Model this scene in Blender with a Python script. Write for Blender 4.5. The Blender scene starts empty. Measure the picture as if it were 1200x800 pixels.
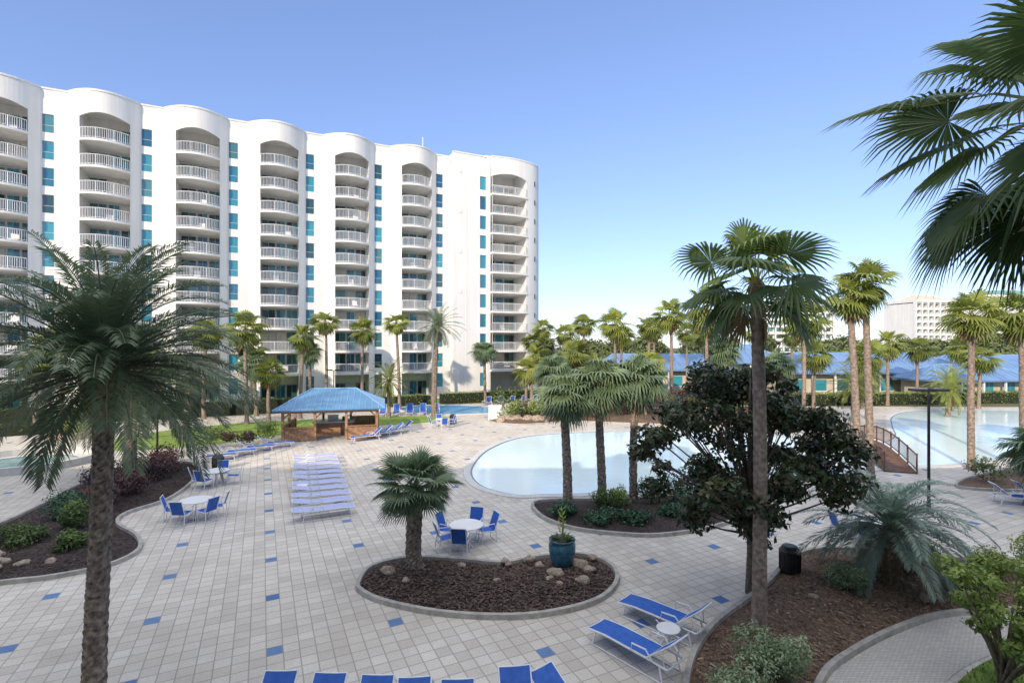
import bpy, math, random
import numpy as np
from mathutils import Vector, Matrix, noise
from mathutils.geometry import delaunay_2d_cdt, tessellate_polygon

random.seed(7)
R = random.Random(11)
scene = bpy.context.scene
COL = scene.collection
ANG = math.radians(26.0)
CA, SA = math.cos(ANG), math.sin(ANG)

# ------------------------------------------------------------------ mesh builder
class MB:
    def __init__(s):
        s.v = []; s.f = []; s.m = []; s.c = []
    def add(s, vs, fs, m=0, c=0.5):
        o = len(s.v)
        s.v.extend([tuple(p) for p in vs])
        for f in fs:
            s.f.append(tuple(i + o for i in f)); s.m.append(m); s.c.append(c)
    def box(s, x0, x1, y0, y1, z0, z1, m=0, c=0.5, M=None):
        vs = [Vector((x, y, z)) for z in (z0, z1) for y in (y0, y1) for x in (x0, x1)]
        if M is not None: vs = [M @ v for v in vs]
        s.add(vs, [(0,2,3,1),(4,5,7,6),(0,1,5,4),(2,6,7,3),(0,4,6,2),(1,3,7,5)], m, c)
    def tube(s, pts, rad, seg=8, m=0, c=0.5, cap=True):
        pts = [Vector(p) for p in pts]
        if not isinstance(rad, (list, tuple)): rad = [rad]*len(pts)
        rings = []
        ref = Vector((0,0,1))
        for i, p in enumerate(pts):
            a = pts[max(i-1,0)]; b = pts[min(i+1,len(pts)-1)]
            t = (b-a).normalized()
            r0 = ref if abs(t.dot(ref)) < 0.95 else Vector((1,0,0))
            x = t.cross(r0).normalized(); y = t.cross(x).normalized()
            rings.append([p + (x*math.cos(2*math.pi*k/seg) + y*math.sin(2*math.pi*k/seg))*rad[i] for k in range(seg)])
        vs = [v for r in rings for v in r]; fs = []
        for i in range(len(pts)-1):
            for k in range(seg):
                k2 = (k+1) % seg
                fs.append((i*seg+k, i*seg+k2, (i+1)*seg+k2, (i+1)*seg+k))
        if cap:
            fs.append(tuple(range(seg))[::-1]); fs.append(tuple((len(pts)-1)*seg+k for k in range(seg)))
        s.add(vs, fs, m, c)
    def lathe(s, prof, seg=20, m=0, c=0.5, ctr=(0,0)):
        vs = []; fs = []
        for r, z in prof:
            for k in range(seg):
                a = 2*math.pi*k/seg
                vs.append((ctr[0]+r*math.cos(a), ctr[1]+r*math.sin(a), z))
        for i in range(len(prof)-1):
            for k in range(seg):
                k2 = (k+1) % seg
                fs.append((i*seg+k, i*seg+k2, (i+1)*seg+k2, (i+1)*seg+k))
        fs.append(tuple(range(seg))[::-1]); fs.append(tuple((len(prof)-1)*seg+k for k in range(seg)))
        s.add(vs, fs, m, c)
    def mesh(s, name, mats, smooth=False):
        me = bpy.data.meshes.new(name)
        me.from_pydata(s.v, [], s.f)
        for mt in mats: me.materials.append(mt)
        me.polygons.foreach_set("material_index", s.m)
        at = me.attributes.new("tint", 'FLOAT', 'FACE')
        at.data.foreach_set("value", s.c)
        if smooth: me.polygons.foreach_set("use_smooth", [True]*len(s.f))
        me.update()
        return me
    def obj(s, name, mats, smooth=False, parent=None, loc=(0,0,0), rz=0.0):
        o = bpy.data.objects.new(name, s.mesh(name, mats, smooth))
        COL.objects.link(o); o.location = loc; o.rotation_euler = (0,0,rz)
        if parent is not None: o.parent = parent
        return o

def inst(name, me, loc, rz=0.0, sc=1.0, parent=None, rx=0.0, ry=0.0):
    o = bpy.data.objects.new(name, me); COL.objects.link(o)
    o.location = loc; o.rotation_euler = (rx, ry, rz)
    o.scale = (sc, sc, sc) if not isinstance(sc, tuple) else sc
    if parent is not None: o.parent = parent
    return o
def empty(name, loc=(0,0,0), rz=0.0):
    o = bpy.data.objects.new(name, None); COL.objects.link(o)
    o.location = loc; o.rotation_euler = (0,0,rz); o.empty_display_size = 0.3
    return o

# ------------------------------------------------------------------ materials
def newmat(name):
    m = bpy.data.materials.new(name); m.use_nodes = True
    nt = m.node_tree
    return m, nt, nt.nodes["Principled BSDF"], nt.nodes["Material Output"]
def ramp(nt, fac, stops):
    r = nt.nodes.new("ShaderNodeValToRGB")
    e = r.color_ramp.elements
    e[0].position, e[0].color = stops[0][0], (*stops[0][1], 1)
    e[1].position, e[1].color = stops[-1][0], (*stops[-1][1], 1)
    for p, c in stops[1:-1]:
        x = e.new(p); x.color = (*c, 1)
    nt.links.new(fac, r.inputs[0]); return r.outputs[0]
def tex(nt, kind, scale, coord="Object", **kw):
    tc = nt.nodes.new("ShaderNodeTexCoord")
    if coord == "World":
        g = nt.nodes.new("ShaderNodeNewGeometry"); src = g.outputs["Position"]
    else: src = tc.outputs[coord]
    n = nt.nodes.new(kind); n.inputs["Scale"].default_value = scale
    for k, v in kw.items():
        if k in n.inputs: n.inputs[k].default_value = v
    nt.links.new(src, n.inputs["Vector"]); return n
def bump(nt, bs, h, strength=0.3, dist=0.02):
    b = nt.nodes.new("ShaderNodeBump"); b.inputs["Strength"].default_value = strength
    b.inputs["Distance"].default_value = dist
    nt.links.new(h, b.inputs["Height"]); nt.links.new(b.outputs[0], bs.inputs["Normal"])
def math_(nt, op, a, b=None):
    n = nt.nodes.new("ShaderNodeMath"); n.operation = op
    for i, x in enumerate((a, b)):
        if x is None: continue
        if isinstance(x, (int, float)): n.inputs[i].default_value = x
        else: nt.links.new(x, n.inputs[i])
    return n.outputs[0]
def mixc(nt, fac, a, b, mode='MIX'):
    n = nt.nodes.new("ShaderNodeMix"); n.data_type = 'RGBA'; n.blend_type = mode
    for idx, x in ((0, fac), (6, a), (7, b)):
        if isinstance(x, (int, float)): n.inputs[idx].default_value = x
        elif isinstance(x, tuple): n.inputs[idx].default_value = (*x, 1)
        else: nt.links.new(x, n.inputs[idx])
    return n.outputs[2]

def noisy(name, c0, c1, scale=3.0, rough=0.7, bs=0.2, bscale=40, dist=0.01, metal=0.0, coord="Object", mid=None, detail=4.0):
    m, nt, b, o = newmat(name)
    n = tex(nt, "ShaderNodeTexNoise", scale, coord, Detail=detail)
    st = [(0.3, c0), (0.7, c1)] if mid is None else [(0.3, c0), (0.5, mid), (0.7, c1)]
    nt.links.new(ramp(nt, n.outputs[0], st), b.inputs["Base Color"])
    b.inputs["Roughness"].default_value = rough; b.inputs["Metallic"].default_value = metal
    if bs > 0:
        n2 = tex(nt, "ShaderNodeTexNoise", bscale, coord, Detail=3.0)
        bump(nt, b, n2.outputs[0], bs, dist)
    return m

def leafmat(name, dark, light, transl=0.25, rough=0.5):
    m, nt, b, o = newmat(name)
    at = nt.nodes.new("ShaderNodeAttribute"); at.attribute_name = "tint"
    oi = nt.nodes.new("ShaderNodeObjectInfo")
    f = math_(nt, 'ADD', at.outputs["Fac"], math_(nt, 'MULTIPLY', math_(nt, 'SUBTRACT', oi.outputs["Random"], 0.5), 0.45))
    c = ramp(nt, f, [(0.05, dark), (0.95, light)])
    nt.links.new(c, b.inputs["Base Color"]); b.inputs["Roughness"].default_value = rough
    if transl > 0:
        t = nt.nodes.new("ShaderNodeBsdfTranslucent"); nt.links.new(c, t.inputs[0])
        mx = nt.nodes.new("ShaderNodeMixShader"); mx.inputs[0].default_value = transl
        nt.links.new(b.outputs[0], mx.inputs[1]); nt.links.new(t.outputs[0], mx.inputs[2])
        nt.links.new(mx.outputs[0], o.inputs[0])
    return m

M_fan = leafmat("palm_fan_green", (0.08,0.12,0.022), (0.36,0.40,0.09), 0.33, 0.4)
M_fan_dark = leafmat("palm_fan_dark", (0.045,0.085,0.028), (0.19,0.27,0.075), 0.35, 0.36)
M_fan_grey = leafmat("palm_fan_grey", (0.06,0.105,0.055), (0.23,0.31,0.16), 0.25, 0.45)
M_date = leafmat("date_palm_leaf", (0.06,0.095,0.05), (0.23,0.29,0.155), 0.3, 0.42)
M_pindo = leafmat("pindo_leaf", (0.12,0.18,0.14), (0.34,0.44,0.34), 0.25, 0.45)
M_dead = leafmat("dead_frond", (0.14,0.09,0.045), (0.36,0.26,0.14), 0.1, 0.8)
M_magn = leafmat("magnolia_leaf", (0.020,0.038,0.013), (0.11,0.145,0.045), 0.15, 0.3)
M_magnb = leafmat("magnolia_leaf_underside", (0.07,0.045,0.02), (0.20,0.13,0.06), 0.1, 0.6)
M_shrub = leafmat("shrub_leaf", (0.04,0.075,0.018), (0.17,0.24,0.06), 0.25)
M_shrubl = leafmat("shrub_light_leaf", (0.12,0.19,0.035), (0.40,0.48,0.12), 0.3)
M_shrubr = leafmat("shrub_red_leaf", (0.04,0.018,0.020), (0.16,0.075,0.07), 0.15)
M_varieg = leafmat("variegated_leaf", (0.10,0.17,0.06), (0.44,0.54,0.32), 0.25)
M_ivy = leafmat("ivy_leaf", (0.018,0.06,0.025), (0.07,0.17,0.08), 0.15, 0.35)
M_far = leafmat("far_foliage", (0.04,0.06,0.02), (0.16,0.19,0.06), 0.0, 0.7)
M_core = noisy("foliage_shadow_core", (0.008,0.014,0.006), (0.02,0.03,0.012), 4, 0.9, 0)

def stucco():
    m, nt, b, o = newmat("white_stucco")
    tc = nt.nodes.new("ShaderNodeTexCoord"); mp = nt.nodes.new("ShaderNodeMapping")
    mp.inputs["Scale"].default_value = (1.6, 1.6, .09); nt.links.new(tc.outputs["Object"], mp.inputs[0])
    n = nt.nodes.new("ShaderNodeTexNoise"); n.inputs["Scale"].default_value = 1.0; n.inputs["Detail"].default_value = 4
    nt.links.new(mp.outputs[0], n.inputs["Vector"])
    n2 = tex(nt, "ShaderNodeTexNoise", .35, "Object", Detail=3.0)
    a = ramp(nt, n.outputs[0], [(0.35, (0.75,0.735,0.70)), (0.62, (0.82,0.805,0.77))])
    bb = ramp(nt, n2.outputs[0], [(0.3, (0.94,0.94,0.94)), (0.7, (1,1,1))])
    nt.links.new(mixc(nt, 1.0, a, bb, 'MULTIPLY'), b.inputs["Base Color"]); b.inputs["Roughness"].default_value = .85
    return m
M_white = stucco()
M_rail = noisy("white_railing", (0.74,0.74,0.73), (0.80,0.80,0.79), 3, 0.5, 0)
M_whiteplastic = noisy("white_enamel", (0.76,0.76,0.77), (0.82,0.82,0.82), 6, 0.35, 0)
def glassmat(name, c0, c1, rough=0.08):
    m, nt, b, o = newmat(name)
    at = nt.nodes.new("ShaderNodeAttribute"); at.attribute_name = "tint"
    nt.links.new(ramp(nt, at.outputs["Fac"], [(0.0, c0), (1.0, c1)]), b.inputs["Base Color"])
    b.inputs["Roughness"].default_value = rough; b.inputs["Specular IOR Level"].default_value = 0.8
    n = tex(nt, "ShaderNodeTexNoise", 0.6, "Object", Detail=1.0); bump(nt, b, n.outputs[0], 0.15, 0.05)
    return m
M_glass = glassmat("teal_glass", (0.01,0.06,0.09), (0.06,0.34,0.42))
M_glassb = glassmat("blue_window_glass", (0.02,0.10,0.18), (0.05,0.30,0.38))
M_door = glassmat("dark_sliding_glass", (0.01,0.015,0.02), (0.08,0.25,0.27))
M_frame = noisy("window_frame", (0.5,0.52,0.52), (0.6,0.62,0.62), 4, 0.4, 0)
M_curtain = noisy("curtain_fabric", (0.5,0.5,0.46), (0.68,0.67,0.62), 6, 0.9, 0)

M_kerb = noisy("kerb_concrete", (0.30,0.28,0.25), (0.48,0.45,0.40), 5, 0.85, 0.3, 30, 0.01)
def mulchmat(name, a, b_, c_):
    m, nt, b, o = newmat(name)
    v = tex(nt, "ShaderNodeTexVoronoi", 22, "World"); 
    n = tex(nt, "ShaderNodeTexNoise", 14, "World", Detail=5.0, Roughness=0.75)
    n2 = tex(nt, "ShaderNodeTexNoise", 0.8, "World", Detail=3.0)
    sep = nt.nodes.new("ShaderNodeSeparateColor"); nt.links.new(v.outputs["Color"], sep.inputs[0])
    f = math_(nt, 'ADD', math_(nt, 'MULTIPLY', sep.outputs[0], 0.5), math_(nt, 'MULTIPLY', n.outputs[0], 0.6))
    f = math_(nt, 'ADD', f, math_(nt, 'MULTIPLY', math_(nt,'SUBTRACT', n2.outputs[0], 0.5), 0.5))
    nt.links.new(ramp(nt, f, [(0.2, a), (0.55, b_), (0.95, c_)]), b.inputs["Base Color"])
    b.inputs["Roughness"].default_value = 0.95
    h = math_(nt, 'ADD', v.outputs["Distance"], n.outputs[0]); bump(nt, b, h, 0.9, 0.04)
    return m
M_mulch = mulchmat("dark_mulch", (0.015,0.010,0.008), (0.045,0.031,0.026), (0.12,0.08,0.07))
M_mulchb = mulchmat("brown_pine_straw", (0.07,0.042,0.027), (0.16,0.10,0.065), (0.31,0.21,0.14))
M_rock = noisy("boulder_stone", (0.20,0.15,0.11), (0.52,0.43,0.34), 3.5, 0.85, 0.5, 14, 0.03, mid=(0.36,0.28,0.21))
M_grass = noisy("lawn_grass", (0.11,0.19,0.025), (0.27,0.38,0.07), 2.2, 0.9, 0.6, 60, 0.03, coord="World")
M_ground = noisy("terrain_ground", (0.06,0.075,0.03), (0.15,0.15,0.07), 0.15, 0.95, 0.3, 4, 0.05, coord="World")
M_blade = leafmat("grass_blades", (0.08,0.15,0.02), (0.24,0.35,0.07), 0.3)
M_trunkW = noisy("fan_palm_bark", (0.15,0.11,0.085), (0.42,0.33,0.26), 9, 0.9, 0.7, 28, 0.03, mid=(0.27,0.205,0.16))
M_trunkP = noisy("date_palm_bark", (0.075,0.058,0.046), (0.40,0.32,0.25), 11, 0.95, 0.7, 30, 0.03, mid=(0.22,0.175,0.135))
M_bark = noisy("tree_bark", (0.12,0.09,0.065), (0.26,0.205,0.155), 12, 0.9, 0.5, 40, 0.02)
M_boot = noisy("palm_boots", (0.16,0.10,0.05), (0.34,0.24,0.13), 10, 0.9, 0.4, 30, 0.02)
M_wood = noisy("stained_wood", (0.26,0.14,0.075), (0.44,0.25,0.14), 5, 0.6, 0.2, 30, 0.01)
M_wooddk = noisy("dark_wood", (0.08,0.042,0.026), (0.18,0.095,0.055), 5, 0.6, 0.2, 30, 0.01)
M_roof = noisy("blue_metal_roof", (0.07,0.20,0.38), (0.11,0.27,0.46), 0.8, 0.35, 0.0, metal=0.1)
M_roofrib = noisy("blue_roof_seam", (0.22,0.40,0.60), (0.28,0.46,0.66), 0.8, 0.3, 0.0)
M_roof2 = noisy("clubhouse_blue_roof", (0.10,0.19,0.36), (0.15,0.26,0.46), 0.5, 0.45, 0.0)
M_black = noisy("black_metal", (0.012,0.012,0.013), (0.03,0.03,0.032), 8, 0.4, 0.05)
M_blue = noisy("blue_sling_fabric", (0.022,0.10,0.42), (0.035,0.14,0.52), 8, 0.7, 0.1, 150, 0.003)
M_lav = noisy("pale_blue_strap", (0.36,0.41,0.66), (0.46,0.50,0.72), 8, 0.7, 0.1, 150, 0.003)
M_pot = noisy("blue_glazed_pot", (0.02,0.08,0.13), (0.05,0.18,0.25), 6, 0.15, 0.1, 12, 0.01)
M_tan = noisy("tan_stucco", (0.50,0.43,0.33), (0.60,0.53,0.42), 1, 0.85, 0.05)
M_brick = noisy("brick_ring", (0.28,0.20,0.15), (0.42,0.33,0.26), 7, 0.85, 0.3)
M_poolplaster = noisy("pool_coping", (0.52,0.51,0.48), (0.64,0.62,0.58), 4, 0.7, 0.1)
M_tile = noisy("blue_waterline_tile", (0.04,0.12,0.28), (0.10,0.22,0.40), 14, 0.25, 0.0)

def water(name, a, b_, rough=0.06, bs=0.25):
    m, nt, b, o = newmat(name)
    n = tex(nt, "ShaderNodeTexNoise", 0.12, "World", Detail=2.0)
    nt.links.new(ramp(nt, n.outputs[0], [(0.3, a), (0.7, b_)]), b.inputs["Base Color"])
    b.inputs["Roughness"].default_value = rough; b.inputs["IOR"].default_value = 1.33
    n2 = tex(nt, "ShaderNodeTexNoise", 2.2, "World", Detail=4.0, Distortion=0.8)
    bump(nt, b, n2.outputs[0], bs, 0.04)
    return m
M_water = water("pool_water", (0.66,0.83,0.86), (0.78,0.88,0.88))
M_waterb = water("blue_pool_water", (0.12,0.38,0.72), (0.22,0.50,0.80))
M_waterg = water("spa_water", (0.10,0.22,0.22), (0.18,0.33,0.33))

def pavermat():
    m, nt, b, o = newmat("patio_pavers")
    g = nt.nodes.new("ShaderNodeNewGeometry")
    def dot(vx, vy):
        d = nt.nodes.new("ShaderNodeVectorMath"); d.operation = 'DOT_PRODUCT'
        nt.links.new(g.outputs["Position"], d.inputs[0]); d.inputs[1].default_value = (vx, vy, 0)
        return d.outputs["Value"]
    T = 0.3475
    u = math_(nt, 'DIVIDE', math_(nt, 'SUBTRACT', dot(CA, SA), 0.257 - T/2), T)
    v = math_(nt, 'DIVIDE', math_(nt, 'SUBTRACT', dot(-SA, CA), 12.96 - T/2), T)
    fu, fv = math_(nt, 'FLOOR', u), math_(nt, 'FLOOR', v)
    ru, rv = math_(nt, 'SUBTRACT', u, fu), math_(nt, 'SUBTRACT', v, fv)
    def edge(r):
        return math_(nt, 'LESS_THAN', math_(nt, 'MINIMUM', r, math_(nt, 'SUBTRACT', 1.0, r)), 0.04)
    joint = math_(nt, 'MAXIMUM', edge(ru), edge(rv))
    acc = math_(nt, 'MULTIPLY', math_(nt, 'LESS_THAN', math_(nt, 'FLOORED_MODULO', fu, 8.0), 0.5),
                math_(nt, 'LESS_THAN', math_(nt, 'FLOORED_MODULO', fv, 8.0), 0.5))
    cb = nt.nodes.new("ShaderNodeCombineXYZ"); nt.links.new(fu, cb.inputs[0]); nt.links.new(fv, cb.inputs[1])
    wn = nt.nodes.new("ShaderNodeTexWhiteNoise"); nt.links.new(cb.outputs[0], wn.inputs[0])
    base = ramp(nt, wn.outputs["Value"], [(0.0, (0.60,0.545,0.475)), (0.5, (0.67,0.615,0.54)), (1.0, (0.73,0.675,0.60))])
    n = tex(nt, "ShaderNodeTexNoise", 0.35, "World", Detail=6.0, Roughness=0.65)
    st = ramp(nt, n.outputs[0], [(0.3, (0.80,0.785,0.76)), (0.65, (1.0,1.0,1.0))])
    n3 = tex(nt, "ShaderNodeTexNoise", 25, "World", Detail=4.0)
    st2 = ramp(nt, n3.outputs[0], [(0.3, (0.86,0.86,0.86)), (0.7, (1.05,1.05,1.05))])
    accc = ramp(nt, wn.outputs["Value"], [(0.0, (0.07,0.18,0.42)), (1.0, (0.17,0.29,0.52))])
    c = mixc(nt, acc, base, accc)
    c = mixc(nt, 1.0, c, st, 'MULTIPLY'); c = mixc(nt, 1.0, c, st2, 'MULTIPLY')
    c = mixc(nt, math_(nt, 'MULTIPLY', joint, 0.7), c, (0.27,0.25,0.22))
    nt.links.new(c, b.inputs["Base Color"]); b.inputs["Roughness"].default_value = 0.75
    h = math_(nt, 'SUBTRACT', math_(nt, 'ADD', math_(nt, 'MULTIPLY', wn.outputs["Value"], 0.3), math_(nt,'MULTIPLY', n3.outputs[0], 0.3)), joint)
    bump(nt, b, h, 0.35, 0.01)
    return m
M_paver = pavermat()
def brickpath():
    m, nt, b, o = newmat("path_pavers")
    t = tex(nt, "ShaderNodeTexBrick", 4.5, "World")
    t.inputs["Color1"].default_value = (0.52,0.49,0.44,1); t.inputs["Color2"].default_value = (0.62,0.58,0.52,1)
    t.inputs["Mortar"].default_value = (0.26,0.24,0.22,1); t.inputs["Mortar Size"].default_value = 0.02
    nt.links.new(t.outputs[0], b.inputs["Base Color"]); b.inputs["Roughness"].default_value = 0.8
    return m
M_path = brickpath()

# ------------------------------------------------------------------ polygon helpers
def smooth(pts, n=6):
    out = []; N = len(pts)
    for i in range(N):
        p0, p1, p2, p3 = (np.array(pts[(i+k-1) % N], float) for k in range(4))
        for j in range(n):
            t = j/n
            out.append(tuple(0.5*((2*p1) + (-p0+p2)*t + (2*p0-5*p1+4*p2-p3)*t*t + (-p0+3*p1-3*p2+p3)*t**3)))
    return out
def area(p): return 0.5*sum(p[i][0]*p[(i+1)%len(p)][1]-p[(i+1)%len(p)][0]*p[i][1] for i in range(len(p)))
def inside(p, x, y):
    c = False; n = len(p); j = n-1
    for i in range(n):
        if (p[i][1] > y) != (p[j][1] > y) and x < (p[j][0]-p[i][0])*(y-p[i][1])/(p[j][1]-p[i][1])+p[i][0]: c = not c
        j = i
    return c
def edist(p, x, y):
    P = np.array(p); Q = np.roll(P, -1, 0); d = Q-P; w = np.array([x, y])-P
    t = np.clip((w*d).sum(1)/np.maximum((d*d).sum(1), 1e-9), 0, 1)
    return float(np.sqrt((((P+d*t[:,None])-[x, y])**2).sum(1)).min())
def sheet(name, poly, z, mat):
    tris = tessellate_polygon([[Vector((x, y, 0)) for x, y in poly]])
    mb = MB()
    fs = []
    for t in tris:
        a, b, c = (poly[i] for i in t)
        if (b[0]-a[0])*(c[1]-a[1])-(b[1]-a[1])*(c[0]-a[0]) < 0: t = (t[0], t[2], t[1])
        fs.append(t)
    mb.add([(x, y, z) for x, y in poly], fs)
    return mb.obj(name, [mat])
def bedmesh(poly, step=0.35, h=0.12, z=0.02):
    xs = [p[0] for p in poly]; ys = [p[1] for p in poly]
    pts = [Vector(p) for p in poly]; zs = [z]*len(poly)
    x = min(xs)
    while x < max(xs):
        y = min(ys)
        while y < max(ys):
            px, py = x+R.uniform(-.1,.1), y+R.uniform(-.1,.1)
            if inside(poly, px, py):
                d = edist(poly, px, py)
                if d > 0.12:
                    pts.append(Vector((px, py))); zs.append(z + h*min(1, d/1.2) + 0.05*noise.noise(Vector((px*1.3, py*1.3, 0))) * min(1, d*2))
            y += step
        x += step
    n = len(poly)
    v, e, f, _, _, _ = delaunay_2d_cdt(pts, [(i, (i+1)%n) for i in range(n)], [], 1, 1e-5)
    mb = MB(); mb.add([(a.x, a.y, zs[i] if i < len(zs) else z) for i, a in enumerate(v)], [tuple(q) for q in f])
    return mb
def kerb(mb, poly, w=0.16, h=0.13, off=0.0, m=0, z0=0.0):
    if area(poly) < 0: poly = poly[::-1]
    n = len(poly); ring = []
    for i in range(n):
        a = np.array(poly[i-1]); b = np.array(poly[(i+1) % n]); t = (b-a)/max(np.linalg.norm(b-a), 1e-6)
        nn = np.array([t[1], -t[0]])
        p = np.array(poly[i]); pi = p + nn*(off-w/2); po = p+nn*(off+w/2)
        ring += [(pi[0], pi[1], z0), (pi[0]+nn[0]*.02, pi[1]+nn[1]*.02, z0+h), (po[0]-nn[0]*.02, po[1]-nn[1]*.02, z0+h), (po[0], po[1], z0)]
    fs = []
    for i in range(n):
        j = (i+1) % n
        for k in range(3):
            fs.append((i*4+k, i*4+k+1, j*4+k+1, j*4+k))
    mb.add(ring, fs, m)
def bed(name, pts, mat, h=0.14, sm=True):
    poly = smooth(pts) if sm else pts
    e = empty(name)
    bedmesh(poly, h=h).obj("soil", [mat], smooth=True, parent=e)
    k = MB(); kerb(k, poly); k.obj("kerb", [M_kerb], parent=e)
    return poly

# ------------------------------------------------------------------ GROUND
g = MB(); S = 1500
g.add([(-S,-S,0),(S,-S,0),(S,S,0),(-S,S,0)], [(0,1,2,3)]); g.obj("ground", [M_ground])
sheet("patio_pavement", [(-75,-1.2),(9.5,-1.2),(9.5,8),(12,10.5),(60,10.5),(80,40),(70,58),(20,60),(6,66),(-10,60),(-30,50),(-75,30)], 0.004, M_paver)

lawn = smooth([(-27,34.1),(-29.9,38.2),(-28,43),(-22.5,47.5),(-10,51),(-6,50),(-8.5,46.2),(-14,44.2),(-17.9,40.3),(-21.6,36)])
sheet("lawn", lawn, 0.010, M_grass)
lawn2 = smooth([(-60,34),(-48,42),(-30,51),(-12,60),(-8,64),(-14,66),(-40,54),(-60,46)])
sheet("lawn", lawn2, 0.008, M_grass)
rl = smooth([(7.5,9.3),(8.9,10.4),(10.6,11.4),(12.6,12.0),(18,12.6),(24,12),(24,4),(14,2),(8,6)])
sheet("lawn", rl, 0.009, M_grass)
pathp = smooth([(5.6,9.0),(6.55,10.6),(7.75,11.5),(9.5,12.5),(11.3,13.2),(13.6,13.45),(22,13.9),(30,14),(30,12.9),(18,12.7),(12.6,12.1),(10.4,11.4),(8.8,10.5),(7.6,9.4),(6.5,6),(4.5,6)])
sheet("garden_path", pathp, 0.014, M_path)

center_bed = bed("center_planter_bed", [(-4.5,15.0),(-4.4,16.1),(-3.33,16.75),(-1.65,16.6),(-.27,16.35),(.75,16.8),(2.2,17.05),(3.05,16.4),(3.15,15.3),(2.5,14.15),(1.34,13.45),(0,13.15),(-1.77,13.3),(-3.35,13.85),(-4.22,14.45)], M_mulch, 0.16)
left_bed = bed("planter_bed", [(-19,13.6),(-15.05,15.0),(-13.85,15.4),(-12.8,16.2),(-12.7,17.4),(-13.7,18.7),(-15.4,20),(-16.0,21.3),(-15.6,23.3),(-16.6,26.8),(-18.6,30),(-21,30.5),(-21.8,27.5),(-21.4,24.7),(-20.6,22.5),(-20,19.1),(-22,16)], M_mulch, 0.2)
mid_bed = bed("planter_bed", [(.95,22.6),(1.2,20.9),(2.2,19.6),(3.6,19.0),(5.4,18.8),(7.6,19.6),(9.6,20.9),(11,22),(10,23.4),(7.5,23.6),(4.5,23.1),(2.2,23.1)], M_mulch, 0.18)
right_bed = bed("planter_bed", [(2.9,6.5),(3.2,9.3),(3.9,11.2),(4.98,12.7),(6.4,14),(7.6,15.1),(9.1,16.7),(10.6,17.5),(13.1,17.3),(15,16.6),(19,16.6),(28,16),(29,14.1),(22,13.95),(13.55,13.5),(11.2,13.25),(9.4,12.55),(7.67,11.6),(6.47,10.7),(5.2,9),(4.2,6.3)], M_mulchb, 0.2)
far_bed = bed("planter_bed", [(-2,47),(0.5,45.2),(3,46),(6,47),(12,45.5),(20,44.5),(26,47),(34,53),(30,58),(16,56),(4,55),(-1,51)], M_mulchb, 0.3)
pr_bed = bed("planter_bed", [(22,25.2),(25,24.6),(30,26),(34,29),(33,30.5),(29,29.3),(24.5,27.2)], M_mulchb, 0.2)

mb = MB()
for i in range(5200):
    x, y = R.uniform(8,14.5), R.uniform(8.2,12.3)
    if not inside(rl, x, y): continue
    a = R.uniform(0, 6.28); h = R.uniform(.05,.11); w = .012
    dx, dy = math.cos(a)*w, math.sin(a)*w
    mb.add([(x-dx,y-dy,.008),(x+dx,y+dy,.008),(x+R.uniform(-.04,.04),y+R.uniform(-.04,.04),h)], [(0,1,2)], 0, R.random())
mb.obj("grass", [M_blade])
def chips(poly, n, mats, zr, name):
    xs = [p[0] for p in poly]; ys = [p[1] for p in poly]; mb = MB()
    while n > 0:
        x, y = R.uniform(min(xs), max(xs)), R.uniform(min(ys), max(ys))
        n -= 1
        if not inside(poly, x, y): continue
        d = edist(poly, x, y)
        if d < .12: continue
        z = zr*min(1, d/1.2)+.03+R.uniform(0,.02)
        a = R.uniform(0,6.28); l = R.uniform(.03,.07); w = R.uniform(.012,.022); t = R.uniform(-.02,.03)
        c, s_ = math.cos(a), math.sin(a)
        mb.add([(x-c*l-s_*w,y-s_*l+c*w,z),(x-c*l+s_*w,y-s_*l-c*w,z+.012),(x+c*l+s_*w,y+s_*l-c*w,z+t+.012),(x+c*l-s_*w,y+s_*l+c*w,z+t)], [(0,1,2,3)], 0, R.random())
    mb.obj(name, mats)
M_chip = leafmat("mulch_chip", (0.02,0.013,0.01), (0.15,0.10,0.08), 0.0, 0.9)
M_chipb = leafmat("straw_chip", (0.06,0.035,0.02), (0.36,0.25,0.17), 0.0, 0.9)
chips(center_bed, 9000, [M_chip], .16, "mulch")
chips(right_bed, 16000, [M_chipb], .2, "mulch")
chips(left_bed, 6000, [M_chip], .2, "mulch")

# ------------------------------------------------------------------ POOLS
def pool(name, pts, mat, sm=True, ledge=True):
    poly = smooth(pts) if sm else pts
    e = empty(name)
    o = sheet("water", poly, 0.02, mat); o.parent = e
    k = MB(); kerb(k, poly, 0.42, 0.055, 0.21); kerb(k, poly, 0.10, 0.04, -0.04, m=1)
    k.obj("coping", [M_poolplaster, M_tile], parent=e)
    return poly
pool("swimming_pool", [(-2.3,29.4),(-1.7,25.8),(0,24.0),(1.6,24.0),(4,24.2),(7,24.6),(10.4,25.3),(15,27.0),(19,28.6),(22,29.4),(27,30.4),(32,33),(38,38),(46,44),(55,50),(54,55),(44,55),(38,51),(33,44.5),(29.5,39.5),(26,36.6),(23.6,37.4),(19,40.2),(13.6,41.8),(6.8,41.5),(1.3,39.5),(-1.4,35)], M_water)
pool("splash_pool", [(-12.5,57.2),(-10,53.4),(-5.5,52.2),(-1.5,54),(-2,57.5),(-6,60),(-10,60)], M_waterb)
pool("spa_pool", [(-29+2.7*math.cos(a*math.pi/6), 30.4+2.4*math.sin(a*math.pi/6)) for a in range(12)], M_waterg)
mb = MB()
rg = [(-29+3.5*math.cos(a*math.pi/18), 30.4+3.2*math.sin(a*math.pi/18)) for a in range(36)]
kerb(mb, rg, .35, .42); mb.obj("spa_wall", [M_poolplaster])

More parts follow.
